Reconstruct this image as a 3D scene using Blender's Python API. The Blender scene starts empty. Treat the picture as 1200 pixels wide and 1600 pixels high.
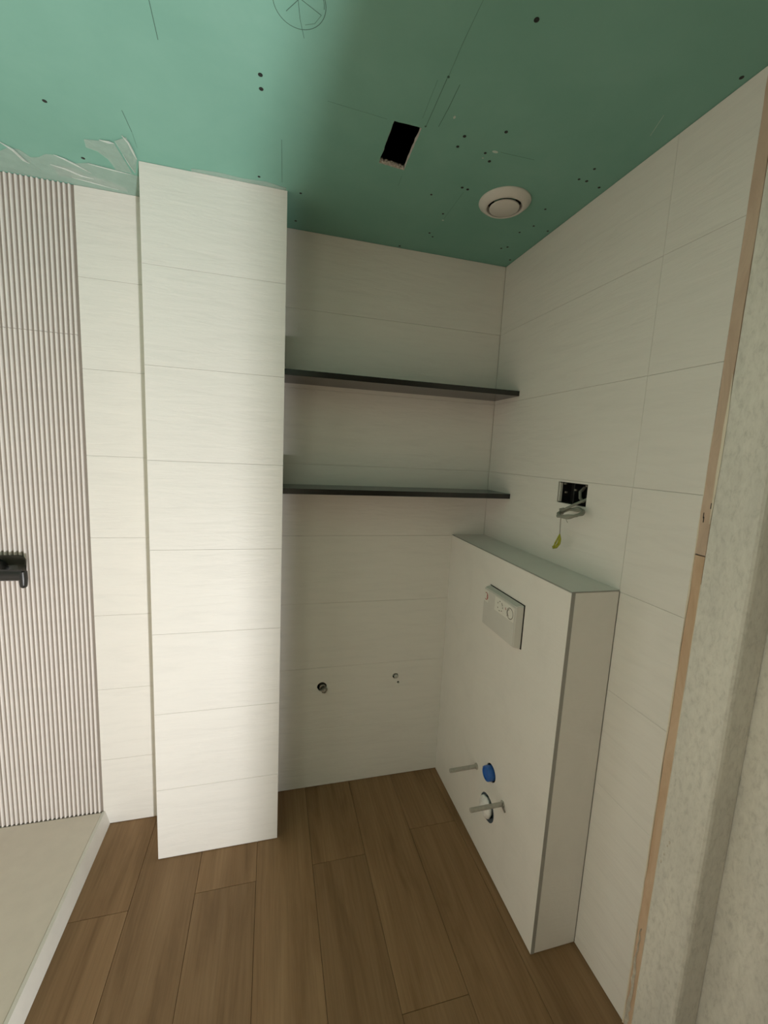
import bpy, bmesh, math, random
from mathutils import Vector, Matrix, geometry
random.seed(7)
scn = bpy.context.scene
C = scn.collection

# ------------------------------------------------------------------ measures
H = 2.5                                  # ceiling height
XR, YB, YL = 1.0233, 1.871, 1.8396       # right wall, back wall, shower back wall
XC0, XC1, YC = -0.414, 0.0406, 1.6221    # pillar
XB, YF, ZT = 0.8524, 1.0103, 1.2554      # cistern box
YS = 1.6624                              # shelf front edge
XT = -0.677                              # edge of ribbed panel / shower tray
JOINTS = [0.3015, 0.618, 0.9345, 1.251, 1.5675, 1.884, 2.2005]
XLEFT, YFRONT, YHALL = -1.50, -0.10, -2.6

# ------------------------------------------------------------------ camera
def make_camera():
    f, yaw, pit, rol, h = 661.2954, -15.0739, -7.9391, 2.836, 1.632
    y, p, r = map(math.radians, (yaw, pit, rol))
    F = Vector((-math.sin(y)*math.cos(p), math.cos(y)*math.cos(p), math.sin(p)))
    R0 = Vector((math.cos(y), math.sin(y), 0)); U0 = R0.cross(F)
    R = R0*math.cos(r) + U0*math.sin(r); U = -R0*math.sin(r) + U0*math.cos(r)
    cam = bpy.data.cameras.new('camera'); o = bpy.data.objects.new('camera', cam); C.objects.link(o)
    cam.sensor_fit = 'VERTICAL'; cam.sensor_height = 36.0; cam.lens = 36.0*f/1600
    cam.clip_start = 0.02; cam.clip_end = 50
    m = Matrix((R, U, -F)).transposed().to_4x4(); m.translation = Vector((0, 0, h))
    o.matrix_world = m
    scn.camera = o
make_camera()

# ------------------------------------------------------------------ world, exposure
w = bpy.data.worlds.new('world'); scn.world = w; w.use_nodes = True
w.node_tree.nodes['Background'].inputs[0].default_value = (0.75, 0.85, 1.0, 1)
w.node_tree.nodes['Background'].inputs[1].default_value = 0.3
vs = scn.view_settings
vs.view_transform = 'Standard'; vs.look = 'None'; vs.gamma = 1.0; vs.use_curve_mapping = False
vs.exposure = 0.0
LAMP_POS = Vector((0.288, -0.60, 0.14))
LAMP_AIM = LAMP_POS + Vector((-2.15, 0.78, 1.95))
LAMP_POWER = 69.0

# ------------------------------------------------------------------ materials
def new_mat(name):
    m = bpy.data.materials.new(name); m.use_nodes = True
    nt = m.node_tree; b = nt.nodes['Principled BSDF']
    return m, nt, b
def node(nt, t, **kw):
    n = nt.nodes.new(t)
    for k, v in kw.items(): setattr(n, k, v)
    return n
def coords(nt, scale, rand=0.0):
    tc = node(nt, 'ShaderNodeTexCoord'); mp = node(nt, 'ShaderNodeMapping')
    mp.inputs['Scale'].default_value = scale
    nt.links.new(tc.outputs['Object'], mp.inputs['Vector'])
    if rand:
        oi = node(nt, 'ShaderNodeObjectInfo'); mu = node(nt, 'ShaderNodeVectorMath', operation='SCALE')
        mu.inputs[0].default_value = (rand, rand*1.7, rand*0.6)
        nt.links.new(oi.outputs['Random'], mu.inputs['Scale'])
        nt.links.new(mu.outputs[0], mp.inputs['Location'])
    return mp.outputs[0]
def noise(nt, vec, scale, detail=4, rough=0.55, dist=0.0):
    n = node(nt, 'ShaderNodeTexNoise')
    n.inputs['Scale'].default_value = scale; n.inputs['Detail'].default_value = detail
    n.inputs['Roughness'].default_value = rough; n.inputs['Distortion'].default_value = dist
    nt.links.new(vec, n.inputs['Vector'])
    return n.outputs['Fac']
def ramp(nt, fac, stops):
    r = node(nt, 'ShaderNodeValToRGB')
    while len(r.color_ramp.elements) < len(stops): r.color_ramp.elements.new(0.5)
    for e, (p, c) in zip(r.color_ramp.elements, stops):
        e.position = p; e.color = (*c, 1)
    nt.links.new(fac, r.inputs[0])
    return r.outputs[0]
def bump(nt, b, h, strength, dist):
    n = node(nt, 'ShaderNodeBump'); n.inputs['Strength'].default_value = strength
    n.inputs['Distance'].default_value = dist
    nt.links.new(h, n.inputs['Height']); nt.links.new(n.outputs[0], b.inputs['Normal'])
def simple(name, col, rough=0.5, metal=0.0, var=0.0, vscale=20, bmp=0.0, bscale=150, spec=0.5, alpha=1.0):
    m, nt, b = new_mat(name)
    b.inputs['Base Color'].default_value = (*col, 1)
    b.inputs['Roughness'].default_value = rough; b.inputs['Metallic'].default_value = metal
    b.inputs['Specular IOR Level'].default_value = spec
    if alpha < 1: b.inputs['Alpha'].default_value = alpha
    if var:
        v = coords(nt, (1, 1, 1)); f = noise(nt, v, vscale)
        lo = tuple(max(0, c*(1-var)) for c in col); hi = tuple(min(1, c*(1+var)) for c in col)
        nt.links.new(ramp(nt, f, [(0.3, lo), (0.7, hi)]), b.inputs['Base Color'])
    if bmp:
        v2 = coords(nt, (1, 1, 1)); bump(nt, b, noise(nt, v2, bscale), bmp, 0.002)
    return m
def tile_mat(name, col, horiz, rough=0.45):
    m, nt, b = new_mat(name)
    sc = {'x': (3.0, 3.0, 22.0), 'y': (3.0, 3.0, 22.0), 't': (4.0, 4.0, 4.0)}[horiz]
    v = coords(nt, sc, 7.0)
    f = noise(nt, v, 1.6, 5, 0.6, 0.6)
    c = [tuple(x*k for x in col) for k in (0.965, 1.0, 1.02)]
    nt.links.new(ramp(nt, f, [(0.3, c[0]), (0.5, c[1]), (0.75, c[2])]), b.inputs['Base Color'])
    v3 = coords(nt, (7.0, 7.0, 60.0), 3.0)
    g = noise(nt, v3, 1.0, 5, 0.65, 0.8)
    add = node(nt, 'ShaderNodeMath', operation='MULTIPLY_ADD'); add.inputs[1].default_value = 0.5
    nt.links.new(g, add.inputs[0]); nt.links.new(f, add.inputs[2])
    bump(nt, b, add.outputs[0], 0.28, 0.006)
    b.inputs['Roughness'].default_value = rough
    b.inputs['Specular IOR Level'].default_value = 0.5
    return m
def wood_mat():
    m, nt, b = new_mat('wood_look_plank')
    v = coords(nt, (9.0, 0.9, 1.0), 23.0)
    f = noise(nt, v, 1.3, 6, 0.6, 0.9)
    c1 = ramp(nt, f, [(0.25, (0.190, 0.106, 0.046)), (0.48, (0.275, 0.160, 0.077)), (0.75, (0.350, 0.215, 0.112))])
    v2 = coords(nt, (120.0, 3.0, 1.0), 11.0)
    g = noise(nt, v2, 1.0, 4, 0.7)
    mx = node(nt, 'ShaderNodeMix', data_type='RGBA', blend_type='MULTIPLY'); mx.inputs['Factor'].default_value = 0.55
    nt.links.new(c1, mx.inputs['A'])
    nt.links.new(ramp(nt, g, [(0.3, (0.72, 0.7, 0.68)), (0.6, (1.05, 1.05, 1.05))]), mx.inputs['B'])
    oi = node(nt, 'ShaderNodeObjectInfo'); hsv = node(nt, 'ShaderNodeHueSaturation')
    mr = node(nt, 'ShaderNodeMapRange'); mr.inputs['To Min'].default_value = 0.93; mr.inputs['To Max'].default_value = 1.07
    nt.links.new(oi.outputs['Random'], mr.inputs['Value']); nt.links.new(mr.outputs[0], hsv.inputs['Value'])
    nt.links.new(mx.outputs['Result'], hsv.inputs['Color']); nt.links.new(hsv.outputs[0], b.inputs['Base Color'])
    b.inputs['Roughness'].default_value = 0.55; b.inputs['Specular IOR Level'].default_value = 0.35
    bump(nt, b, g, 0.08, 0.002)
    return m
def board_mat():
    m, nt, b = new_mat('green_plasterboard')
    v = coords(nt, (1, 1, 1)); f = noise(nt, v, 3.5, 6, 0.6, 0.3)
    nt.links.new(ramp(nt, f, [(0.3, (0.210, 0.440, 0.352)), (0.6, (0.236, 0.475, 0.384)), (0.8, (0.262, 0.50, 0.41))]), b.inputs['Base Color'])
    v2 = coords(nt, (1.0, 6.0, 1.0)); bump(nt, b, noise(nt, v2, 40, 4), 0.06, 0.002)
    b.inputs['Roughness'].default_value = 0.75; b.inputs['Specular IOR Level'].default_value = 0.2
    return m
def steel_mat():
    m, nt, b = new_mat('galvanised_steel')
    v = coords(nt, (1.0, 1.0, 0.45)); f = noise(nt, v, 85, 8, 0.7, 0.4)
    v2 = coords(nt, (1.0, 1.0, 0.25)); g = noise(nt, v2, 9, 5, 0.6)
    c1 = ramp(nt, f, [(0.28, (0.62, 0.605, 0.55)), (0.48, (0.80, 0.78, 0.72)), (0.68, (0.87, 0.85, 0.79))])
    mx = node(nt, 'ShaderNodeMix', data_type='RGBA', blend_type='MULTIPLY'); mx.inputs['Factor'].default_value = 0.7
    nt.links.new(c1, mx.inputs['A'])
    nt.links.new(ramp(nt, g, [(0.3, (0.80, 0.80, 0.78)), (0.65, (1.05, 1.04, 1.0))]), mx.inputs['B'])
    nt.links.new(mx.outputs['Result'], b.inputs['Base Color'])
    b.inputs['Roughness'].default_value = 0.55; b.inputs['Metallic'].default_value = 0.0
    bump(nt, b, f, 0.15, 0.002)
    return m
def lath_mat(name, a, c, seed):
    m, nt, b = new_mat(name)
    v = coords(nt, (30.0, 12.0, 3.0)); f = noise(nt, v, 1.4, 6, 0.65, 0.8 + seed)
    nt.links.new(ramp(nt, f, [(0.3, a), (0.7, c)]), b.inputs['Base Color'])
    b.inputs['Roughness'].default_value = 0.8; bump(nt, b, f, 0.3, 0.003)
    return m
def stone_mat():
    m, nt, b = new_mat('polished_black_stone')
    v = coords(nt, (1, 1, 1)); f = noise(nt, v, 260, 2, 0.5)
    nt.links.new(ramp(nt, f, [(0.70, (0.012, 0.0115, 0.010)), (0.80, (0.10, 0.10, 0.09))]), b.inputs['Base Color'])
    b.inputs['Roughness'].default_value = 0.22; b.inputs['Specular IOR Level'].default_value = 0.6
    return m

M = {}
TILE = (0.86, 0.828, 0.772)
M['tile'] = tile_mat('white_wall_tile', TILE, 'x')
M['tile_box'] = tile_mat('white_box_tile', TILE, 't')
M['grout'] = simple('pale_grout', (0.80, 0.775, 0.70), 0.9, bmp=0.2)
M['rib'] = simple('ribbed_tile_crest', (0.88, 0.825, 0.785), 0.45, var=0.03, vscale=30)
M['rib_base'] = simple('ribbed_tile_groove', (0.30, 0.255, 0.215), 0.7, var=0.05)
M['wood'] = wood_mat()
M['screed'] = simple('dark_floor_joint', (0.075, 0.055, 0.038), 0.9)
M['board'] = board_mat()
M['gypsum'] = simple('raw_gypsum', (0.62, 0.60, 0.54), 0.9, var=0.12, vscale=80, bmp=0.5)
M['paint'] = simple('cream_wall_paint', (0.88, 0.785, 0.67), 0.7, var=0.02, bmp=0.1)
M['void'] = simple('dark_void', (0.05, 0.045, 0.04), 0.9, var=0.2)
M['steel'] = steel_mat()
M['lath'] = lath_mat('pine_lath', (0.56, 0.37, 0.23), (0.74, 0.55, 0.39), 0.0)
M['lath_up'] = lath_mat('weathered_lath', (0.55, 0.40, 0.30), (0.70, 0.54, 0.41), 0.6)
M['splinter'] = simple('pale_splinter', (0.86, 0.78, 0.63), 0.8, bmp=0.3)
M['plaster'] = simple('plaster_crumb', (0.66, 0.61, 0.52), 0.85, var=0.15, vscale=60, bmp=0.6)
M['trim'] = simple('grey_edge_trim', (0.36, 0.35, 0.32), 0.45, var=0.04)
M['stone'] = stone_mat()
M['black'] = simple('gloss_black', (0.012, 0.012, 0.012), 0.36, var=0.2, spec=0.6)
M['black_plate'] = simple('black_fitting_plate', (0.035, 0.035, 0.026), 0.28, var=0.2)
M['screw'] = simple('black_screw', (0.010, 0.012, 0.010), 0.5, var=0.2)
M['pencil'] = simple('pencil_mark', (0.075, 0.15, 0.115), 0.9, var=0.1)
M['pencil_faint'] = simple('faint_pencil_mark', (0.13, 0.27, 0.205), 0.9, var=0.1)
M['chalk'] = simple('white_filler_dab', (0.55, 0.66, 0.58), 0.9, var=0.1)
M['tray'] = simple('grey_shower_tray', (0.76, 0.685, 0.60), 0.6, var=0.03, bmp=0.08, bscale=400)
M['tray_edge'] = simple('white_tray_edge', (0.78, 0.75, 0.69), 0.5, var=0.03)
M['plastic'] = simple('white_plastic', (0.72, 0.70, 0.65), 0.4, var=0.02)
M['cover'] = simple('grey_white_plastic', (0.68, 0.66, 0.61), 0.42, var=0.02)
M['sticker'] = simple('white_sticker', (0.82, 0.80, 0.73), 0.5, var=0.02)
M['ink'] = simple('grey_sticker_ink', (0.20, 0.18, 0.15), 0.7, var=0.1)
M['ink_red'] = simple('red_sticker_ink', (0.42, 0.13, 0.11), 0.7, var=0.1)
M['blue'] = simple('blue_plastic', (0.035, 0.15, 0.52), 0.35, var=0.08)
M['foam'] = simple('blue_grey_foam', (0.075, 0.10, 0.125), 0.9, var=0.3, vscale=120, bmp=0.6)
M['bag'] = simple('white_plug', (0.88, 0.87, 0.84), 0.4, var=0.08, vscale=60, bmp=0.5, bscale=60)
M['sleeve'] = simple('grey_sleeve', (0.42, 0.39, 0.34), 0.5, var=0.1, vscale=90, bmp=0.3)
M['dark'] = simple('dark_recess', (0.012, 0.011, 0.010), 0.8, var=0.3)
M['cable'] = simple('grey_cable', (0.27, 0.27, 0.225), 0.5, var=0.06)
M['wire_yg'] = simple('yellow_green_wire', (0.36, 0.36, 0.03), 0.5, var=0.3, vscale=90)
M['copper'] = simple('dull_pipe_metal', (0.30, 0.27, 0.23), 0.4, metal=0.5, var=0.15)
M['film'] = simple('translucent_film', (0.66, 0.74, 0.68), 0.35, var=0.06, vscale=30, alpha=0.36)
M['film_fold'] = simple('folded_film', (0.74, 0.80, 0.75), 0.35, var=0.06, vscale=30, alpha=0.75)
M['lamp_body'] = simple('lamp_housing', (0.03, 0.03, 0.032), 0.5, var=0.1)
M['lamp_yellow'] = simple('lamp_stand_paint', (0.55, 0.35, 0.02), 0.45, var=0.05)

# ------------------------------------------------------------------ mesh helpers
def link(name, verts, faces, mat, parent=None, smooth=False):
    me = bpy.data.meshes.new(name)
    me.from_pydata([tuple(v) for v in verts], [], faces); me.update()
    bm = bmesh.new(); bm.from_mesh(me)
    bmesh.ops.recalc_face_normals(bm, faces=bm.faces)
    bm.to_mesh(me); bm.free()
    if mat: me.materials.append(M[mat] if isinstance(mat, str) else mat)
    if smooth:
        for p in me.polygons: p.use_smooth = True
    o = bpy.data.objects.new(name, me); C.objects.link(o)
    if parent: adopt(o, parent)
    return o
def adopt(o, parent):
    o.parent = parent
    o.matrix_parent_inverse = Matrix.Translation(-parent.location) if parent.parent is None else Matrix.Identity(4)
    if parent.parent is not None:
        o.matrix_parent_inverse = Matrix.Identity(4)
def empty(name, loc):
    o = bpy.data.objects.new(name, None); C.objects.link(o); o.location = loc; o.empty_display_size = 0.05
    return o
def tag(o, label=None, cat=None, group=None, kind=None):
    if label: o['label'] = label
    if cat: o['category'] = cat
    if group: o['group'] = group
    if kind: o['kind'] = kind
    return o
class MB:
    def __init__(s): s.v = []; s.f = []
    def add(s, v, f):
        n = len(s.v); s.v += [Vector(p) for p in v]; s.f += [tuple(i+n for i in q) for q in f]
    def box(s, a, b, ch=0.0):
        (x0, y0, z0), (x1, y1, z1) = a, b
        if ch <= 0:
            v = [(x, y, z) for x in (x0, x1) for y in (y0, y1) for z in (z0, z1)]
            s.add(v, [(0,1,3,2),(4,6,7,5),(0,4,5,1),(2,3,7,6),(0,2,6,4),(1,5,7,3)])
        else:
            bm = bmesh.new(); bmesh.ops.create_cube(bm, size=1.0)
            for vt in bm.verts:
                vt.co = Vector((x0 + (vt.co.x+.5)*(x1-x0), y0 + (vt.co.y+.5)*(y1-y0), z0 + (vt.co.z+.5)*(z1-z0)))
            bmesh.ops.bevel(bm, geom=list(bm.edges), offset=ch, segments=1, affect='EDGES')
            s.addbm(bm)
    def addbm(s, bm):
        bm.verts.index_update()
        s.add([v.co.copy() for v in bm.verts], [tuple(v.index for v in f.verts) for f in bm.faces]); bm.free()
    def prism(s, poly, ax, lo, hi):
        n = len(poly); mk = {0: lambda p, t: (t, p[0], p[1]), 1: lambda p, t: (p[0], t, p[1]), 2: lambda p, t: (p[0], p[1], t)}[ax]
        v = [mk(p, lo) for p in poly] + [mk(p, hi) for p in poly]
        s.add(v, [tuple(range(n-1, -1, -1)), tuple(range(n, 2*n))] + [(i, (i+1) % n, n+(i+1) % n, n+i) for i in range(n)])
    def tube(s, pts, r, seg=8, closed=False):
        pts = [Vector(p) for p in pts]; n = len(pts); rr = r if isinstance(r, (list, tuple)) else [r]*n
        rings = []; up = None
        for i, p in enumerate(pts):
            if closed: t = pts[(i+1) % n]-pts[i-1]
            else: t = (pts[min(i+1, n-1)]-pts[max(i-1, 0)])
            t.normalize()
            if up is None:
                up = Vector((0, 0, 1)) if abs(t.z) < 0.9 else Vector((1, 0, 0))
            a = t.cross(up); a.normalize(); up = a.cross(t); up.normalize()
            rings.append([p + (a*math.cos(k*2*math.pi/seg) + up*math.sin(k*2*math.pi/seg))*rr[i] for k in range(seg)])
        v = [q for R in rings for q in R]; f = []
        for i in range(n if closed else n-1):
            j = (i+1) % n
            for k in range(seg): f.append((i*seg+k, i*seg+(k+1) % seg, j*seg+(k+1) % seg, j*seg+k))
        if not closed: f += [tuple(range(seg-1, -1, -1)), tuple(range((n-1)*seg, n*seg))]
        s.add(v, f)
    def lathe(s, prof, c, axis, seg=32, cap=True):
        # prof: (radius, distance along axis); axis unit vector
        ax = Vector(axis); a = ax.orthogonal().normalized(); b = ax.cross(a); c = Vector(c)
        v = []; f = []
        for r, h in prof:
            for k in range(seg):
                t = 2*math.pi*k/seg; v.append(c + ax*h + (a*math.cos(t)+b*math.sin(t))*r)
        for i in range(len(prof)-1):
            for k in range(seg): f.append((i*seg+k, i*seg+(k+1) % seg, (i+1)*seg+(k+1) % seg, (i+1)*seg+k))
        if cap: f += [tuple(range(seg)), tuple(range((len(prof)-1)*seg, len(prof)*seg))]
        s.add(v, f)
    def plate(s, outer, holes, ax, lo, hi):
        pts = [Vector(p) for p in outer]; loops = [list(range(len(outer)))]
        for h in holes:
            loops.append(list(range(len(pts), len(pts)+len(h)))); pts += [Vector(p) for p in h]
        edges = [(L[i], L[(i+1) % len(L)]) for L in loops for i in range(len(L))]
        V, Ed, Fc, ov, oe, of = geometry.delaunay_2d_cdt(pts, edges, [], 0, 1e-6)
        def inside(p, poly):
            c = False
            for i in range(len(poly)):
                a, b = poly[i], poly[i-1]
                if (a[1] > p[1]) != (b[1] > p[1]) and p[0] < (b[0]-a[0])*(p[1]-a[1])/(b[1]-a[1])+a[0]: c = not c
            return c
        tris = []
        for f in Fc:
            cx = sum(V[i][0] for i in f)/3; cy = sum(V[i][1] for i in f)/3
            if inside((cx, cy), outer) and not any(inside((cx, cy), h) for h in holes): tris.append(tuple(f))
        mk = {0: lambda p, t: (t, p[0], p[1]), 1: lambda p, t: (p[0], t, p[1]), 2: lambda p, t: (p[0], p[1], t)}[ax]
        n = len(V)
        v = [mk(p, lo) for p in V] + [mk(p, hi) for p in V]
        fs = tris + [tuple(i+n for i in reversed(t)) for t in tris]
        cnt = {}
        for t in tris:
            for i in range(3):
                e = (t[i], t[(i+1) % 3]); k = tuple(sorted(e)); cnt[k] = cnt.get(k, 0)+1
        fs += [(a, b, b+n, a+n) for (a, b), c in cnt.items() if c == 1]
        s.add(v, fs)
    def build(s, name, mat, parent=None, smooth=False):
        o = link(name, s.v, s.f, mat, parent, smooth)
        return o
def box(name, a, b, mat, parent=None, ch=0.0):
    m = MB(); m.box(a, b, ch); return m.build(name, mat, parent)
def circ(cx, cy, r, n=24, jit=0.0):
    return [(cx + r*(1+random.uniform(-jit, jit))*math.cos(2*math.pi*k/n), cy + r*(1+random.uniform(-jit, jit))*math.sin(2*math.pi*k/n)) for k in range(n)]
def smooth_by_angle(o, deg=40):
    for p in o.data.polygons: p.use_smooth = True
    bm = bmesh.new(); bm.from_mesh(o.data)
    for e in bm.edges:
        if len(e.link_faces) == 2 and e.calc_face_angle(0) > math.radians(deg): e.smooth = False
    bm.to_mesh(o.data); bm.free()
    return o

# ================================================================== SETTING
G = 0.00035      # half joint
TT = 0.008      # tile thickness
def rows(z0, z1):
    zs = [z0] + [z for z in JOINTS if z0 + 0.02 < z < z1 - 0.02] + [z1]
    return [(a, b) for a, b in zip(zs[:-1], zs[1:])]

# floor: screed with wood-look planks
floor = box('floor', (XLEFT-0.1, YHALL-0.1, -0.12), (2.0, 2.05, -0.010), 'screed'); tag(floor, 'dark brown wood-look plank floor', kind='structure')
PW = 0.2145; X0 = -0.468
ends = {-1: [1.442, 0.242], 0: [0.74], 1: [1.455, 0.255], 2: [0.86], 3: [1.475, 0.275], 4: [0.961], 5: [1.548, 0.348], 6: [0.70], -2: [0.9]}
for k in range(-6, 8):
    xa = X0 + PW*k; xb = xa + PW
    e = ends.get(k, [random.uniform(0.2, 1.3)])
    cuts = [1.90] + [c for c in e if c < 1.85]
    while cuts[-1] - 1.2 > -2.5: cuts.append(cuts[-1]-1.2)
    cuts.append(-2.55)
    for a, b in zip(cuts[:-1], cuts[1:]):
        x1 = min(xb, XR+0.075 if False else xb)
        if xa > 1.55: continue
        box('plank', (xa+0.0006, b+0.0006, -0.010), (x1-0.0006, a-0.0006, 0.0), 'wood', floor, 0.0006)

# ceiling: green plasterboard with a ragged hole
ceil_root = empty('ceiling', (0, 0, H)); tag(ceil_root, 'green moisture-resistant plasterboard ceiling with pencil marks', kind='structure')
hx0, hx1, hy0, hy1 = 0.302, 0.3795, 1.212, 1.392
def ragged(a, b, n, amp):
    return [(a[0]+(b[0]-a[0])*i/n+random.uniform(-amp, amp), a[1]+(b[1]-a[1])*i/n+random.uniform(-amp, amp)) for i in range(n)]
hole = ragged((hx0, hy0), (hx1, hy0), 6, .0006) + ragged((hx1, hy0), (hx1+.004, hy1), 12, .0012) + ragged((hx1+.004, hy1), (hx0, hy1-.008), 8, .0010) + ragged((hx0, hy1-.008), (hx0, hy0), 12, .0010)
m = MB(); m.plate([(XLEFT-0.1, YHALL-.1), (1.7, YHALL-.1), (1.7, 2.05), (XLEFT-.1, 2.05)], [hole], 2, H, H+0.0006)
m.build('plasterboard_face', 'board', ceil_root)
hole2 = [(x + (0.0012 if x < 0.34 else -0.0012)*random.random(), y + (0.001 if y < 1.3 else -0.002)*random.random()) for x, y in hole]
m = MB(); m.plate([(XLEFT-0.1, YHALL-.1), (1.7, YHALL-.1), (1.7, 2.05), (XLEFT-.1, 2.05)], [hole2], 2, H+0.0007, H+0.0130)
m.build('plasterboard_core', 'gypsum', ceil_root)
m = MB()   # torn gypsum crumbs along the far rim of the cut-out
for i in range(26):
    t = i/25; x = hx0+.002+t*(hx1-hx0-.002); y = hy1-.008+.008*t-.001
    d = random.uniform(.002, .007); zz = H+random.uniform(.002, .009)
    m.box((x-.002, y-d, zz), (x+.002, y+.002, zz+random.uniform(.002, .005)))
m.build('torn_gypsum', 'gypsum', ceil_root)
box('void_slab', (XLEFT-.1, YHALL-.1, H+.33), (2.0, 2.05, H+.40), 'void', ceil_root)

SCREWS = [(-0.586,1.442),(-0.583,1.67),(-0.037,1.179),(-0.036,1.22),(-0.051,1.577),(0.085,1.622),(0.078,1.81),(0.499,0.872),(1.003,0.843),(0.499,1.202),(0.498,1.244),(0.597,1.152),(0.583,1.242),(0.611,1.269),(0.508,1.478),(0.589,1.409),(0.61,1.412),(0.589,1.571),(0.591,1.714),(0.613,1.737),(0.511,1.857),(0.911,1.423),(0.937,1.53),(0.914,1.588),(1.007,1.543),(0.914,1.725),(0.932,1.706),(1.003,1.804),(0.909,1.251),(0.937,1.251),(0.919,1.197),(0.995,1.264)]
big = {7, 2, 3, 0, 1}
for i, (x, y) in enumerate(SCREWS):
    r = 0.0056 if i in big else random.choice((0.0040, 0.0044, 0.0048))
    m = MB(); m.lathe([(r, 0.0), (r, -0.0006), (r*.55, -0.0010), (r*.2, -0.0006)], (x, y, H), (0, 0, 1), 10)
    m.build('screw', 'screw', ceil_root)
def stroke(name, pts, wd, mat):
    m = MB(); z = H-0.0004
    m.tube([(x, y, z) for x, y in pts], wd/2, 5)
    for v in m.v: v.z = H - 0.0002 + (v.z-H)*0.15
    return m.build(name, mat, ceil_root)
LINES = [([(-0.246,1.047),(-0.251,1.159)],1.6,0), ([(-0.397,1.41),(-0.396,1.49)],1.6,0), ([(-0.396,1.49),(-0.401,1.56)],1.0,1), ([(0.016,1.381),(0.022,1.582)],1.2,0),
 ([(0.379,0.842),(0.381,0.871),(0.381,0.965),(0.384,1.044)],1.1,1), ([(0.383,1.05),(0.387,1.2)],1.4,0), ([(0.418,1.056),(0.42,1.131),(0.419,1.193)],1.4,0), ([(0.364,1.061),(0.366,1.118),(0.369,1.18)],1.0,1),
 ([(0.125,1.204),(0.282,1.212)],1.2,1), ([(0.386,1.419),(0.389,1.47)],1.2,1), ([(0.603,1.429),(0.605,1.605)],1.2,1), ([(0.624,1.225),(0.731,1.221)],1.6,1),
 ([(0.039,0.98),(0.017,1.009)],1.4,0), ([(0.036,0.94),(0.039,0.98),(0.045,1.017),(0.056,1.056)],1.1,0), ([(0.030,0.965),(0.046,0.978),(0.086,0.996)],1.3,0), ([(0.056,1.026),(0.075,1.017),(0.086,0.996)],1.4,1)]
for pts, wd, faint in LINES: stroke('pencil_line', pts, wd*0.001, 'pencil_faint' if faint else 'pencil')
def ell(cx, cy, a, b, n=40): return [(cx+a*math.cos(2*math.pi*k/n), cy+b*math.sin(2*math.pi*k/n)) for k in range(n+1)]
stroke('pencil_circle', ell(0.042, 0.985, 0.0515, 0.0535), 0.0014, 'pencil')
stroke('pencil_circle', [p for p in ell(0.0425, 0.983, 0.0475, 0.050)][-12:], 0.0012, 'pencil')
for x, y, a, b in [(0.607,1.228,.009,.0045),(0.586,1.262,.003,.002),(0.605,1.61,.004,.0035),(0.446,1.15,.003,.005),(0.384,1.046,.0,.0)]:
    if a: m = MB(); m.prism(ell(x, y, a, b, 14)[:-1], 2, H-.0007, H-.0001); m.build('filler_dab', 'chalk', ceil_root)
m = MB(); m.prism(circ(0.384, 1.046, .0034, 10, .2), 2, H-.0006, H-.0001); m.build('pencil_dot', 'pencil', ceil_root)
m = MB(); m.prism(circ(0.386, 1.203, .0026, 10, .2), 2, H-.0006, H-.0001); m.build('pencil_dot', 'pencil', ceil_root)
stroke('scratch', [(0.935,0.978),(0.961,1.042)], 0.0012, 'chalk')

# crumpled sealing film stuck along the ceiling edge by the shower
def film(name, pts, mat, amp=0.004, dz=0.0015):
    c = (sum(p[0] for p in pts)/len(pts), sum(p[1] for p in pts)/len(pts))
    vs_ = []; fs = []; n = len(pts)
    for ring, k in ((0, 1.0), (1, 0.55)):
        for p in pts:
            vs_.append((c[0]+(p[0]-c[0])*k, c[1]+(p[1]-c[1])*k, H-dz-random.uniform(0, amp)*(1.0 if ring else 0.7)))
    vs_.append((c[0], c[1], H-dz-amp*.5))
    for i in range(n):
        j = (i+1) % n; fs += [(i, j, n+j, n+i), (n+i, n+j, 2*n)]
    o = link(name, vs_, fs, mat, ceil_root)
    return o
def strip_film(name, up, lo, mat, amp):
    vs_ = []; fs = []; n = len(up); K = 4
    for j in range(K+1):
        for a, b in zip(up, lo):
            t = j/K; vs_.append((a[0]+(b[0]-a[0])*t, a[1]+(b[1]-a[1])*t, H-.0012-(random.uniform(0, amp) if 0 < j < K else 0)))
    for j in range(K):
        for i in range(n-1): fs.append((j*n+i, j*n+i+1, (j+1)*n+i+1, (j+1)*n+i))
    return link(name, vs_, fs, mat, ceil_root)
upB = [(-1.3,1.70),(-1.15,1.73),(-1.0,1.70),(-0.90,1.725),(-0.826,1.718),(-0.790,1.690),(-0.762,1.688),(-0.745,1.72),(-0.722,1.712),(-0.69,1.685),(-0.659,1.680),(-0.615,1.705),(-0.577,1.688),(-0.52,1.695),(-0.458,1.703),(-0.418,1.72)]
loB = [(x, YL-(0.0055 if x < XT else 0.0005)) for x, y in upB]
strip_film('sealing_film', upB, loB, 'film', 0.003)
strip_film('sealing_film', [(-0.70,1.74),(-0.64,1.732),(-0.60,1.76),(-0.55,1.775),(-0.50,1.80)], [(-0.70,1.80),(-0.64,1.80),(-0.60,1.812),(-0.55,1.82),(-0.50,1.822)], 'film', 0.004)
film('sealing_film', [(-0.543,1.567),(-0.492,1.558),(-0.46,1.552),(-0.459,1.591),(-0.456,1.635),(-0.453,1.698),(-0.50,1.695),(-0.505,1.645),(-0.525,1.615),(-0.551,1.603)], 'film', 0.004)
film('sealing_film', [(-0.457,1.543),(-0.417,1.513),(-0.417,1.556),(-0.416,1.61),(-0.442,1.695),(-0.448,1.67),(-0.451,1.618)], 'film', 0.006)
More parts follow.
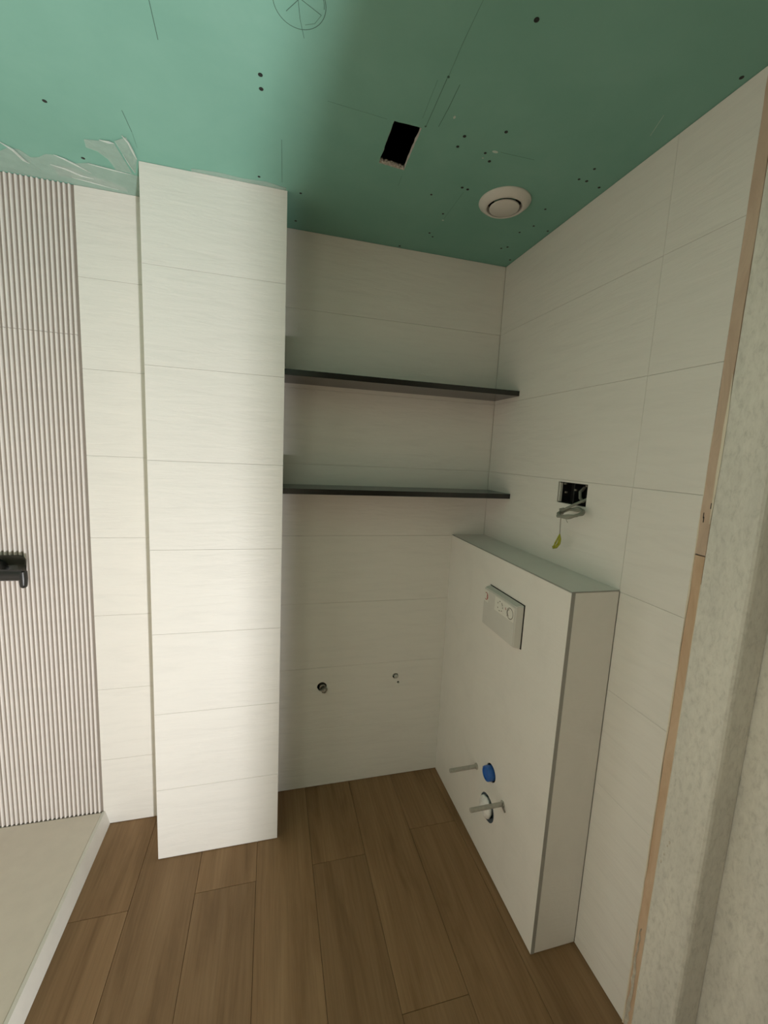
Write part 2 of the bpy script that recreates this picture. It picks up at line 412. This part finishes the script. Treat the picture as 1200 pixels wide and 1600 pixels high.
m = MB(); m.tube([(-0.428,1.512,H-.003),(-0.418,1.535,H-.005),(-0.4165,1.57,H-.006),(-0.4165,1.612,H-.004)], [.001,.003,.0035,.001], 6); m.build('film_fold', 'film_fold', ceil_root)
m = MB(); m.tube([(-0.800,1.665,H-.003),(-0.778,1.69,H-.005),(-0.772,1.735,H-.005),(-0.765,1.755,H-.003)], [.001,.004,.004,.001], 6); m.build('film_fold', 'film_fold', ceil_root)
strip_film('filler_smear', [(-0.26,1.606),(-0.18,1.597),(-0.10,1.602),(-0.03,1.594),(0.036,1.606)], [(-0.26,1.6215),(-0.18,1.6215),(-0.10,1.6215),(-0.03,1.6215),(0.036,1.6215)], 'film', 0.001)
for pp, rr_ in (([(-0.665,1.676),(-0.64,1.690),(-0.615,1.712),(-0.585,1.742)], .0026), ([(-0.70,1.735),(-0.66,1.745),(-0.625,1.768),(-0.59,1.775)], .0028), ([(-0.577,1.688),(-0.54,1.694),(-0.50,1.699),(-0.46,1.704)], .0018), ([(-0.452,1.60),(-0.449,1.64),(-0.443,1.69)], .0016), ([(-0.66,1.79),(-0.60,1.80),(-0.53,1.815)], .0022)):
    m = MB(); m.tube([(x, y, H-.0035) for x, y in pp], [.0006]+[rr_]*(len(pp)-2)+[.0006], 6); m.build('film_fold', 'film_fold', ceil_root)
m = MB(); m.tube([(-0.50,1.556,H-.002),(-0.474,1.552,H-.005),(-0.462,1.556,H-.003)], [.001,.0035,.001], 6); m.build('film_fold', 'film_fold', ceil_root)

def tile_y(parent, x0, x1, z0, z1, y, mat='tile', holes=None):      # facing -Y
    a, b, c, d = x0+G, x1-G, z0+G, z1-G
    m = MB()
    if holes: m.plate([(a, c), (b, c), (b, d), (a, d)], holes, 1, y, y+TT)
    else: m.box((a, y, c), (b, y+TT, d), 0.0004)
    return m.build('tile', mat, parent)
def tile_x(parent, y0, y1, z0, z1, x, mat='tile', holes=None):      # facing -X
    a, b, c, d = y0+G, y1-G, z0+G, z1-G
    m = MB()
    if holes: m.plate([(a, c), (b, c), (b, d), (a, d)], holes, 0, x, x+TT)
    else: m.box((x, a, c), (x+TT, b, d), 0.0004)
    return m.build('tile', mat, parent)

# back wall of the niche
P1, P2, P3 = (0.242, 0.522), (0.604, 0.543), (0.620, 0.508)
wb = MB(); wb.plate([(XC1-0.02, -0.01), (XR+0.009, -0.01), (XR+0.009, H+.35), (XC1-0.02, H+.35)], [circ(*P1, .0225), circ(*P2, .0145), circ(*P3, .0060, 12)], 1, YB+TT-0.0007, YB+0.12)
wall_back = wb.build('wall_back', 'grout'); tag(wall_back, 'white tiled back wall of the toilet niche', kind='structure')
for a, b in rows(0.002, H-0.001):
    hs = [circ(*c[:2], c[2]) for c in ((*P1, .0225), (*P2, .0145), (*P3, .0060)) if a < c[1] < b]
    tile_y(wall_back, XC1+0.0005, XR-0.0005, a, b, YB, holes=hs or None)

# shower back wall: flat tiles and a ribbed panel
wall_shower = box('wall_shower', (XLEFT, YL+TT-0.0007, -0.01), (XC1-0.021, YB+0.12, H+.35), 'grout'); tag(wall_shower, 'shower back wall with white flat tiles and ribbed panel', kind='structure')
for a, b in rows(0.002, H-0.001):
    tile_y(wall_shower, XT+0.002, XC0+0.10, a, b, YL)
PITCH = 0.0156; SEAM = 2.0
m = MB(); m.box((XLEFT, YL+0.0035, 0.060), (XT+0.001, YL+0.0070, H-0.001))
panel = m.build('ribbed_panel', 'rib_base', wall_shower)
def rib_mesh(h):
    prof = []; wv = 0.0041; dp = 0.0085
    for k in range(9):
        t = math.pi*k/8; prof.append((-wv*math.cos(t), -dp*math.sin(t)**0.8))
    n = len(prof); v = [(x, y, 0) for x, y in prof] + [(x, y, h) for x, y in prof]
    f = [(i, i+1, n+i+1, n+i) for i in range(n-1)] + [tuple(range(n)), tuple(range(n, 2*n)), (0, n, 2*n-1, n-1)]
    me = bpy.data.meshes.new('rib'); me.from_pydata(v, [], f); me.update()
    bm = bmesh.new(); bm.from_mesh(me); bmesh.ops.recalc_face_normals(bm, faces=bm.faces); bm.to_mesh(me); bm.free()
    bm = bmesh.new(); bm.from_mesh(me)
    for fc_ in bm.faces: fc_.smooth = True
    for e_ in bm.edges:
        if len(e_.link_faces) == 2 and e_.calc_face_angle(0) > math.radians(50): e_.smooth = False
    bm.to_mesh(me); bm.free()
    me.materials.append(M['rib']); return me
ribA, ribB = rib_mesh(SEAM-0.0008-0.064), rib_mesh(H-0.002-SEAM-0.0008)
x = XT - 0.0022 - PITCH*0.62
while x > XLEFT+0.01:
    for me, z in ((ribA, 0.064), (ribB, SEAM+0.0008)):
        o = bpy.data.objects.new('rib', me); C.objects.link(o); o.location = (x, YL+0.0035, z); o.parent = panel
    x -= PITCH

# pillar
pillar = box('pillar', (XC0+TT, YC+TT-0.0007, -0.01), (XC1-TT, YB+0.10, H+.10), 'grout'); tag(pillar, 'tall white tiled pillar standing between shower and toilet niche', kind='structure')
for a, b in rows(0.002, H-0.0005):
    m = MB(); m.box((XC0, YC, a+G), (XC1, YC+TT, b-G), 0.0004); m.build('tile', 'tile', pillar)
    m = MB(); m.box((XC1-TT, YC+TT+.0004, a+G), (XC1, YB-0.0006, b-G), 0.0006); m.build('tile', 'tile', pillar)
    m = MB(); m.box((XC0, YC+TT+.0004, a+G), (XC0+TT, YL-0.0006, b-G), 0.0006); m.build('tile', 'tile', pillar)

# right wall with the socket cut-out
YE = 0.800
sock = (1.1945, 1.3455, 1.484, 1.5600)
sh = [(sock[0], sock[2]), (sock[1], sock[2]), (sock[1], sock[3]), (sock[0], sock[3])]
wr = MB(); wr.plate([(YE-0.026, -0.01), (1.99, -0.01), (1.99, H+.35), (YE-0.026, H+.35)], [sh], 0, XR+TT-0.0007+0.004, XR+0.10)
wall_right = wr.build('wall_right', 'grout'); tag(wall_right, 'white tiled right wall with a cut socket opening', kind='structure')
m = MB(); m.plate([(YE+0.001, -0.01), (1.99, -0.01), (1.99, H+.01), (YE+0.001, H+.01)], [sh], 0, XR+TT-0.0007, XR+TT+0.003)
m.build('tile_bed', 'grout', wall_right)
for a, b in rows(0.002, H-0.001):
    tile_x(wall_right, YE, YF-0.001 if b < 1.3 else 1.0115, a, b, XR)
    if b > 1.3:
        tile_x(wall_right, 1.0115, YB-0.0005, a, b, XR, holes=[sh] if a < 1.5 < b else None)

# left wall and front wall of the bathroom, hall behind the camera
lw = box('wall_left', (XLEFT-0.1, YHALL, -0.01), (XLEFT, YB+.12, H+.35), 'paint'); tag(lw, kind='structure')
EDGE = 0.236
M['blocker'] = simple('blocker_brown_plaster', (0.34, 0.29, 0.23), 0.85, var=0.08, vscale=8, bmp=0.2)
o = box('wall_front_blocker', (EDGE, YFRONT-0.10, 0.0), (1.60, YFRONT, H), 'blocker'); tag(o, kind='structure')  # unseen wall added to cut the lamp light; dark to limit bounce
wf = MB(); wf.box((XLEFT, YFRONT-0.10, 0.0), (-0.95, YFRONT, H))
wf.box((-0.95, YFRONT-0.10, 2.38), (EDGE, YFRONT, H))
wf = wf.build('wall_front', 'paint'); tag(wf, kind='structure')
o = box('wall_hall_right', (1.60, YHALL, -0.01), (1.70, YFRONT, H+.35), 'paint'); tag(o, kind='structure')
o = box('wall_hall_back', (XLEFT-0.1, YHALL-.1, -0.01), (1.70, YHALL, H+.35), 'paint'); tag(o, kind='structure')

# door frame in the right wall
door = empty('door_1', (XR, 0.66, 0)); tag(door, 'grey galvanised steel door frame with wooden packing strips', kind='structure')
m = MB(); m.prism([(XR, .7715), (XR, .678), (XR+.0018, .6715), (XR+.006, .6665), (XR+.0125, .6640), (XR+.0755, .6640), (XR+.0755, .7715)], 2, 0.0, H)
m.build('door_frame', 'steel', door)
m = MB(); m.box((XR+.0780, YFRONT+.001, 0.0), (XR+.118, .6725, H), 0.0015); m.build('door_leaf', 'steel', door)
def lath(name, z0, z1, mat, y0, y1, dx):
    m = MB(); n = max(4, int((z1-z0)/0.05)); pts0 = []
    v = []; f = []
    for i in range(n+1):
        z = z0+(z1-z0)*i/n; j = [random.uniform(-.0008, .0008) for _ in range(4)]
        v += [(XR+dx+j[0], y1+j[1], z), (XR+dx+j[2], y0+j[3], z), (XR+.02, y0, z), (XR+.02, y1, z)]
    for i in range(n):
        for k in range(4): f.append((i*4+k, i*4+(k+1) % 4, (i+1)*4+(k+1) % 4, (i+1)*4+k))
    f += [(0, 1, 2, 3), (n*4+3, n*4+2, n*4+1, n*4)]
    return link(name, v, f, mat, door)
lath('wood_strip', 0.0, 1.4185, 'lath', .7725, .7975, 0.0006)
lath('wood_strip', 1.4225, H, 'lath_up', .7725, .7990, -0.0014)
def sliver(name, pts, mat, x0, wd):    # ragged vertical sliver: (y, z, halfwidth)
    m = MB(); v = []; f = []
    for y, z, hw in pts:
        v += [(x0, y-hw, z), (x0-wd, y, z), (x0, y+hw, z)]
    for i in range(len(pts)-1):
        for k in (0, 1): f.append((i*3+k, i*3+k+1, (i+1)*3+k+1, (i+1)*3+k))
    return link(name, v, f, mat, door)
sliver('torn_splinter', [(.7735, 1.50+i*.035, 0.0006+0.0042*math.sin(math.pi*min(1, (i+.3)/10.5))*random.uniform(.75, 1.1)) for i in range(11)], 'splinter', XR-.0012, .0016)
sliver('tile_cut_edge', [(.7988+random.uniform(-.0006, .0006), i*.04, .0018*random.uniform(.5, 1.5)) for i in range(44)], 'splinter', XR-.0004, .0016)
sliver('frame_seam', [(.7722+random.uniform(-.0003, .0003), i*.05, .0007*random.uniform(.4, 1.6)) for i in range(28)], 'splinter', XR-.0002, .0007)
sliver('plaster_smear', [(.788+random.uniform(-.003, .003), i*.018, random.uniform(.004, .010)*(1-i/22)) for i in range(20)], 'plaster', XR-.0004, .004)
for z, y, s in ((.610, .757, .0035), (.640, .752, .0030), (.655, .748, .0042), (.583, .762, .004)):
    bm = bmesh.new(); bmesh.ops.create_icosphere(bm, subdivisions=1, radius=s)
    for v in bm.verts: v.co = Vector((v.co.x*.5+XR, v.co.y*random.uniform(.5, .9)+y, v.co.z*random.uniform(.8, 1.7)+z))
    m = MB(); m.addbm(bm); m.build('plaster_crumb', 'plaster', door)
for z, y in ((1.545, .776), (1.51, .789), (1.52, .7905)):
    m = MB(); m.box((XR-.0022, y-.0008, z-.008), (XR+.001, y+.0008, z+.006)); m.build('nail_mark', 'dark', door)

# ================================================================== THINGS
# cistern box
cb = empty('cistern_box', (XB+.08, 1.44, 0)); tag(cb, 'boxed-in half-height cistern wall clad in white tile', 'cistern box')
DR = (1.349, 0.243, 0.053); BL = (1.343, 0.4015, 0.0345)
FH = [circ(DR[0], DR[1], DR[2], 36, .015), circ(BL[0], BL[1], BL[2], 28)]
m = MB(); m.plate([(YF+.0125, 0.0), (YB-.0006, 0.0), (YB-.0006, ZT-.004), (YF+.0125, ZT-.004)], FH, 0, XB+.010, XB+.06); m.build('core', 'grout', cb)
m = MB(); m.plate([(YF+.0006, 0.002), (YB-.0008, 0.002), (YB-.0008, ZT-.0035), (YF+.0006, ZT-.0035)], FH, 0, XB, XB+.0095); m.build('front_tile', 'tile_box', cb)
box('side_tile', (XB+.0145, YF, 0.002), (XR-.0008, YF+.009, ZT-.0035), 'tile_box', cb, .0007)
box('top_tile', (XB+.003, YF+.003, ZT-.0095), (XR-.0008, YB-.0008, ZT), 'tile_box', cb, .0007)
box('edge_trim', (XB+.0006, YF-.0004, 0.001), (XB+.0138, YF+.0098, ZT-.0032), 'trim', cb, .0006)
box('edge_trim', (XB-.0004, YF-.0002, ZT-.0032), (XB+.0027, YB-.001, ZT+.0003), 'trim', cb, .0004)
box('edge_trim', (XB+.003, YF-.0006, ZT-.0030), (XR-.001, YF+.0027, ZT+.0003), 'trim', cb, .0004)

# flush plate construction cover
fc = empty('flush_cover', (XB, 1.349, 0.972)); tag(fc, 'pale grey protective flush plate cover with stickers on the cistern box', 'flush cover')
cy0, cy1, cz0, cz1, cd = 1.2290, 1.4680, .973, 1.132, .030
def shell():
    bm = bmesh.new(); bmesh.ops.create_cube(bm, size=1)
    for v in bm.verts:
        ins = 0.006 if v.co.x < 0 else 0.0
        v.co = Vector((XB-cd if v.co.x < 0 else XB-.0005, (cy0+ins if v.co.y < 0 else cy1-ins), (cz0+ins if v.co.z < 0 else cz1-ins)))
    bmesh.ops.bevel(bm, geom=list(bm.edges), offset=.003, segments=3, affect='EDGES')
    m = MB(); m.addbm(bm); return smooth_by_angle(m.build('shell', 'cover', fc), 30)
shell()
box('painted_shadow_rim', (XB-.0012, cy0-.0018, cz0-.0005), (XB-.0001, cy1+.0005, cz1+.0018), 'dark', fc)  # dark sheet showing at top and near side, painted in as the cover's shade
sx = XB-cd
def st_rect(y0, y1, z0, z1): return box('sticker', (sx-.0006, y0, z0), (sx-.0001, y1, z1), 'sticker', fc)
def stk(parent_list, pts, wd, mat):
    m = MB()
    m.tube([(sx-.0008, y, z) for y, z in pts], wd/2, 5)
    for v in m.v: v.x = sx-.0008+(v.x-sx+.0008)*.15
    o = m.build('print', mat, fc); return o
s1 = st_rect(1.2435, 1.3755, 1.0655, 1.1180)
s2 = st_rect(1.4250, 1.4600, 1.0730, 1.1195)
def arc(cy, cz, r, a0, a1, n=14): return [(cy+r*math.cos(math.radians(a0+(a1-a0)*i/n)), cz+r*math.sin(math.radians(a0+(a1-a0)*i/n))) for i in range(n+1)]
stk(0, arc(1.2690, 1.0900, .0195, 0, 360, 24), .0032, 'ink')
stk(0, arc(1.2720, 1.0900, .0130, -70, 80), .0032, 'ink')
stk(0, [(1.2860, 1.0750), (1.2830, 1.0850), (1.2890, 1.0910)], .0042, 'ink')
stk(0, [(1.3000, 1.1010), (1.2960, 1.0930)], .0045, 'ink_red')
for a in (70, 120, 170, 220, 270, 320, 20):
    q = arc(1.3370, 1.0915, .0180, a, a+18, 3); stk(0, q, .0040, 'ink')
stk(0, [(1.3270, 1.1080), (1.3200, 1.0980)], .0042, 'ink')
stk(0, arc(1.4420, 1.0955, .0135, 60, 300, 18), .0034, 'ink_red')
stk(0, [(1.4350, 1.1080), (1.4340, 1.0840)], .0058, 'ink_red')

# blue flush pipe cap
fp = empty('flush_pipe_cap', (XB, BL[0], BL[1])); tag(fp, 'round blue plastic cap plugging the flush pipe hole', 'pipe cap')
m = MB(); m.lathe([(.0275, .03), (.0275, .000), (.0285, -.001), (.0285, -.0225), (.0270, -.0250), (.0225, -.0255), (.0215, -.0215), (.004, -.0210)], (XB+.004, BL[0]+.004, BL[1]-.004), (1, 0, 0), 32)
smooth_by_angle(m.build('cap', 'blue', fp))
m = MB(); m.lathe([(.0290, -.0150), (.0290, -.0125)], (XB+.004, BL[0]+.004, BL[1]-.004), (1, 0, 0), 32, False)
m.lathe([(.0288, -.0150), (.0292, -.0140), (.0288, -.0125)], (XB+.004, BL[0]+.004, BL[1]-.004), (1, 0, 0), 32, False)
m.build('grip_ridge', 'blue', fp, True)
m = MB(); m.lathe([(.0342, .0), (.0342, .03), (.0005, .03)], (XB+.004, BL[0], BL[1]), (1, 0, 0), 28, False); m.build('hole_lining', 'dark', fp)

# drain with white plug
dp = empty('drain_outlet', (XB, DR[0], DR[1])); tag(dp, 'white plugged drain outlet in a rough round hole near the floor', 'drain outlet')
m = MB()
n = 36; v = []; f = []
for k in range(n):
    a = 2*math.pi*k/n; c, s = math.cos(a), math.sin(a)
    ro = DR[2]*random.uniform(.985, 1.02); ri = DR[2]*random.uniform(.70, .84)
    v += [(XB+.001, DR[0]+ro*c, DR[1]+ro*s), (XB+.004+random.uniform(-.002, .002), DR[0]+ri*c, DR[1]+ri*s), (XB+.03, DR[0]+ri*c, DR[1]+ri*s)]
for k in range(n):
    j = (k+1) % n; f += [(3*k, 3*j, 3*j+1, 3*k+1), (3*k+1, 3*j+1, 3*j+2, 3*k+2)]
link('foam_collar', v, f, 'foam', dp)
bm = bmesh.new(); bmesh.ops.create_uvsphere(bm, u_segments=28, v_segments=16, radius=1)
for q in bm.verts:
    nz = .06*math.sin(7*q.co.y+3*q.co.z)+.05*math.sin(11*q.co.z-4*q.co.y)
    q.co = Vector((XB-.004+q.co.x*.019*(1+2*nz), DR[0]+.004+q.co.y*.0400*(1+nz*.4), DR[1]+.000+q.co.z*.0425*(1+nz*.4)))
m = MB(); m.addbm(bm); m.build('plug', 'bag', dp, True)

# threaded mounting studs in grey sleeves
def stud(y, z, L, label, nut):
    t = empty('mounting_stud', (XB, y, z)); tag(t, label, 'mounting stud', 'toilet mounting studs')
    m = MB(); pts = []; r = []
    nn = 44
    for i in range(nn+1):
        pts.append((XB+.004-(L+.004)*i/nn, y, z - .002*(i/nn))); r.append(.0086 if i % 2 else .0078)
    m.tube(pts, r, 12); m.build('sleeve', 'sleeve', t)
    m = MB(); m.lathe([(.0125, .0), (.0125, -.004), (.0105, -.006)], (XB, y, z), (1, 0, 0), 6 if nut else 16); m.build('collar', 'sleeve', t)
    if nut:
        m = MB(); m.tube([(XB-.006, y-.006, z+.010), (XB-.008, y-.010, z-.002), (XB-.004, y-.022, z-.016)], .0028, 6); m.build('wire_tie', 'ink', t)
stud(1.454, .342, .123, 'grey threaded stud sticking out above left of the blue cap', False)
stud(1.244, .353, .134, 'grey threaded stud crossing in front of the white drain plug', True)
m = MB(); m.lathe([(.0052, -.0004), (.0052, .0004)], (XB, 1.402, .388-.010), (1, 0, 0), 12); o = m.build('drill_hole', 'dark', cb)

# water pipe stubs in the back wall
def pipe(c, rh, rp, label, kind):
    t = empty('water_pipe', (c[0], YB, c[1])); tag(t, label, 'water pipe', 'water pipe stubs in the niche')
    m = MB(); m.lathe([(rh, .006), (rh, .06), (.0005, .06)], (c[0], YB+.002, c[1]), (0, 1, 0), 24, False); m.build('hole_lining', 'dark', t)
    ox = .0040; oz = -.004
    m = MB(); m.lathe([(rp, .05), (rp, -.002), (rp*.75, -.004), (rp*.7, .004), (.0008, .004)], (c[0]+ox, YB, c[1]+oz), (0, 1, 0), 24); smooth_by_angle(m.build('pipe', 'copper' if kind else 'plastic', t))
    if kind:
        bm = bmesh.new(); bmesh.ops.create_icosphere(bm, subdivisions=2, radius=.0145)
        for v in bm.verts: v.co = Vector((v.co.x*(1+.35*math.sin(400*v.co.z))+c[0]+.010, v.co.y*1.1+YB-.010, v.co.z*(1+.3*math.sin(500*v.co.x))+c[1]-.012))
        m = MB(); m.addbm(bm); m.build('stopper', 'copper', t)
        m = MB(); m.tube([(c[0]+.008, YB-.010, c[1]-.014), (c[0]+.010, YB-.012, c[1]-.028)], [.006, .002], 8); m.build('plug_tail', 'copper', t)
pipe(P1, .0222, .0150, 'dull metal water pipe stub in the back wall close to the pillar', True)
pipe(P2, .0142, .0098, 'white water pipe end in the back wall close to the cistern box', False)
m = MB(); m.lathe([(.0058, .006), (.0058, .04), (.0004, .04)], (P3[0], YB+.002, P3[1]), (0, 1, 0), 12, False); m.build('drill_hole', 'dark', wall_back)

# black stone shelves
def shelf(z1, th, label):
    t = empty('shelf', ((XC1+XR)/2, YB, z1-th)); tag(t, label, 'shelf', 'black niche shelves')
    m = MB(); m.box((XC1+.0006, YS, z1-th), (XR-.0006, YB-.0006, z1), .0008); m.build('slab', 'stone', t)
shelf(1.9226, .0215, 'upper polished black shelf nearer the green ceiling')
shelf(1.4791, .0215, 'lower polished black shelf above the cistern box')

# shower tray
st = empty('shower_tray', (-1.14, 1.2, 0)); tag(st, 'grey raised shower tray with white edge on the left', 'shower tray')
TZ = .0635
m = MB(); m.box((XLEFT+.001, .55, 0.0), (-.6795, YL-.0045, TZ), .002); m.build('tray_body', 'tray', st)
m = MB(); m.prism([(-.6790, .001), (-.6520, .001), (-.6530, .006), (-.6680, TZ+.0005), (-.6790, TZ+.0005)], 1, .55, YL-.0006); m.build('edge_strip', 'tray_edge', st)

# shower mixer
mx = empty('shower_mixer', (-.98, YL-.004, 1.138)); tag(mx, 'black wall-mounted shower mixer on the ribbed panel', 'shower mixer')
def rrect(x0, x1, z0, z1, r, n=6):
    out = []
    for cx, cz, a in ((x1-r, z1-r, 0), (x0+r, z1-r, 90), (x0+r, z0+r, 180), (x1-r, z0+r, 270)):
        for i in range(n+1): t = math.radians(a+90*i/n); out.append((cx+r*math.cos(t), cz+r*math.sin(t)))
    return out
m = MB(); m.prism(rrect(-1.145, -.888, 1.092, 1.188, .022), 1, YL-.013, YL-.0045); m.build('wall_plate', 'black_plate', mx)
m = MB(); m.lathe([(.036, .0), (.036, -.045), (.033, -.05), (.001, -.05)], (-.975, YL-.013, 1.140), (0, 1, 0), 32); smooth_by_angle(m.build('cartridge', 'black', mx))
m = MB(); m.tube([(-1.06, 1.745, 1.138), (-1.0, 1.743, 1.138), (-.93, 1.741, 1.138), (-.853, 1.739, 1.136)], [.020, .0205, .0205, .019], 20); smooth_by_angle(m.build('handle', 'black', mx))
m = MB(); m.lathe([(.0205, 0), (.0205, -.07), (.019, -.072), (.0, -.072)], (-.975, 1.765+.04, 1.138), (0, 1, 0), 24); smooth_by_angle(m.build('handle_neck', 'black', mx))
m = MB(); m.tube([(-.8535, 1.738, 1.150), (-.8530, 1.738, 1.125), (-.8535, 1.738, 1.103), (-.8535, 1.738, 1.095), (-.8535, 1.738, 1.0905)], [.0135, .0135, .012, .0105, .006], 16); smooth_by_angle(m.build('lever_tip', 'black', mx), 50)

# ceiling air valve
av = empty('air_valve', (.757, 1.431, H)); tag(av, 'round off-white air extraction valve on the green ceiling', 'air valve')
c = (.757, 1.431, H)
m = MB(); m.lathe([(.0860, -.0002), (.0870, -.003), (.0855, -.006), (.0700, -.0185), (.0625, -.0215), (.0590, -.0205), (.0560, -.006), (.0500, .004), (.0005, .004)], c, (0, 0, 1), 56, False)
smooth_by_angle(m.build('flange', 'plastic', av), 50)
m = MB(); m.lathe([(.018, .003), (.018, -.014), (.046, -.0165), (.0500, -.0195), (.0495, -.0230), (.0470, -.0245), (.0005, -.0255)], c, (0, 0, 1), 48, False)
smooth_by_angle(m.build('disc', 'plastic', av), 50)
m = MB(); m.lathe([(.0555, -.0045), (.0200, .0035)], c, (0, 0, 1), 40, False); m.build('throat', 'dark', av)

# recessed double socket box
sb = empty('socket_box', (XR, 1.27, 1.484)); tag(sb, 'open black double back box recessed in the right wall', 'socket box')
y0, y1, z0, z1 = sock; e = .0008
m = MB()
xb0, xb1 = XR+.006, XR+.055
m.box((xb1, y0+e, z0+e), (xb1+.002, y1-e, z1-e))
m.box((xb0, y0+e, z0+e), (xb1, y0+e+.0015, z1-e)); m.box((xb0, y1-e-.0015, z0+e), (xb1, y1-e, z1-e))
m.box((xb0, y0+e, z0+e), (xb1, y1-e, z0+e+.0015)); m.box((xb0, y0+e, z1-e-.0015), (xb1, y1-e, z1-e))
m.build('box_shell', 'dark', sb)
m = MB(); m.box((XR+.010, 1.268, z0+.003), (xb1, 1.2735, z1-.003)); m.build('divider', 'black', sb)
box('raw_edge', (XR+.0012, y1-.0125, z0+.0035), (XR+.010, y1-.006, z1-.0035), 'gypsum', sb)
for yy, zz in ((1.318, z1-.006), (1.209, z1-.006), (1.262, 1.536), (1.310, 1.5235)):
    box('screw_lug', (XR+.006, yy-.004, zz-.003), (XR+.012, yy+.004, zz+.003), 'copper', sb)
m = MB(); m.tube([(XR+.045, 1.262, 1.545), (XR+.025, 1.258, 1.530), (XR+.018, 1.247, 1.510), (XR+.030, 1.240, 1.495)], .0055, 8); m.build('wire_clamp', 'cable', sb)

# coiled cable hanging out of the box
cbl = empty('cable', (XR-.04, 1.22, 1.45)); tag(cbl, 'coiled grey cable with yellow-green wire hanging from the socket box', 'cable')
cx, cy, cz, cr = XR-.047, 1.206, 1.4655, .0385
pts = [(XR+.040, 1.185+.018, 1.520), (XR+.015, 1.204, 1.512), (XR-.005, 1.213, 1.500), (XR-.022, 1.226, 1.488)]
for i in range(0, 58):
    a = math.radians(110 - i*12.5)
    rr = cr*(1+.06*math.sin(i*.5)); pts.append((cx+rr*.95*math.cos(a)*1.0, cy+rr*math.sin(a), cz+.010*math.cos(a)*1.1-.0035*i/58*2+.002*math.sin(i)))
m = MB(); m.tube(pts, .0050, 8); m.build('coil', 'cable', cbl, True)
m = MB(); m.tube([(cx-.004, cy+.030, cz+.008), (cx-.012, cy+.040, cz+.004), (cx-.006, cy+.047, cz-.006), (cx+.002, cy+.040, cz-.010), (cx-.002, cy+.034, cz-.002)], .0034, 8); m.build('knot', 'cable', cbl, True)
m = MB(); m.tube([(cx-.004, cy+.040, cz-.008), (cx-.004, cy+.0415, cz-.035), (cx-.003, cy+.0405, cz-.065), (cx-.004, cy+.038, cz-.088)], .0018, 6); m.build('bare_wire', 'sleeve', cbl, True)
m = MB(); m.tube([(cx-.004, cy+.037, cz-.012), (cx-.002, cy+.024, cz-.020), (cx, cy+.010, cz-.038)], .0010, 6); m.build('cable_tie', 'sleeve', cbl, True)
for k, (dy, dx) in enumerate(((0, 0), (.004, -.004), (-.003, .003))):
    m = MB(); m.tube([(cx-.004, cy+.038, cz-.082), (cx-.004+dx, cy+.038+dy, cz-.100), (cx-.003+dx*1.5, cy+.0445+dy*1.4, cz-.118), (cx-.004+dx, cy+.054+dy, cz-.134), (cx-.005, cy+.064, cz-.140), (cx-.005, cy+.068, cz-.132)], [.0014, .0026, .0030, .0030, .0024, .0014], 8); m.build('earth_wire', 'wire_yg', cbl, True)

# work lamp standing in the hall behind the photographer
wl = empty('work_lamp', (LAMP_POS.x, LAMP_POS.y, 0)); tag(wl, 'black work lamp on a low yellow stand in the hall', 'work lamp')
dirn = (LAMP_AIM-LAMP_POS).normalized(); q = dirn.to_track_quat('-Z', 'Y').to_matrix().to_4x4(); q.translation = LAMP_POS
def oriented(name, a, b, mat, ch=.003):
    m = MB(); m.box(a, b, ch); m.v = [q @ p for p in m.v]; return m.build(name, mat, wl)
oriented('housing', (-.06, -.08, .012), (.06, .08, .05), 'lamp_body')
for a, b in (((-.06, -.08, -.004), (-.05, .08, .012)), ((.05, -.08, -.004), (.06, .08, .012)), ((-.05, .07, -.004), (.05, .08, .012)), ((-.05, -.08, -.004), (.05, -.07, .012))):
    oriented('bezel', a, b, 'lamp_body', .001)
m = MB(); m.tube([(LAMP_POS.x-.075, LAMP_POS.y, LAMP_POS.z), (LAMP_POS.x-.075, LAMP_POS.y-.02, .012), (LAMP_POS.x-.075, LAMP_POS.y-.16, .012), (LAMP_POS.x+.075, LAMP_POS.y-.16, .012), (LAMP_POS.x+.075, LAMP_POS.y-.02, .012), (LAMP_POS.x+.075, LAMP_POS.y, LAMP_POS.z)], .010, 10); m.build('stand', 'lamp_yellow', wl)
ld = bpy.data.lights.new('lamp_light', 'AREA'); ld.shape = 'RECTANGLE'; ld.size = .035; ld.size_y = .09; ld.energy = LAMP_POWER; ld.color = (.985, .985, .985)
lo = bpy.data.objects.new('lamp_light', ld); C.objects.link(lo)
lo.matrix_world = q @ Matrix.Translation((0, 0, 0.0))
lo.parent = wl; lo.matrix_parent_inverse = Matrix.Translation(-wl.location)
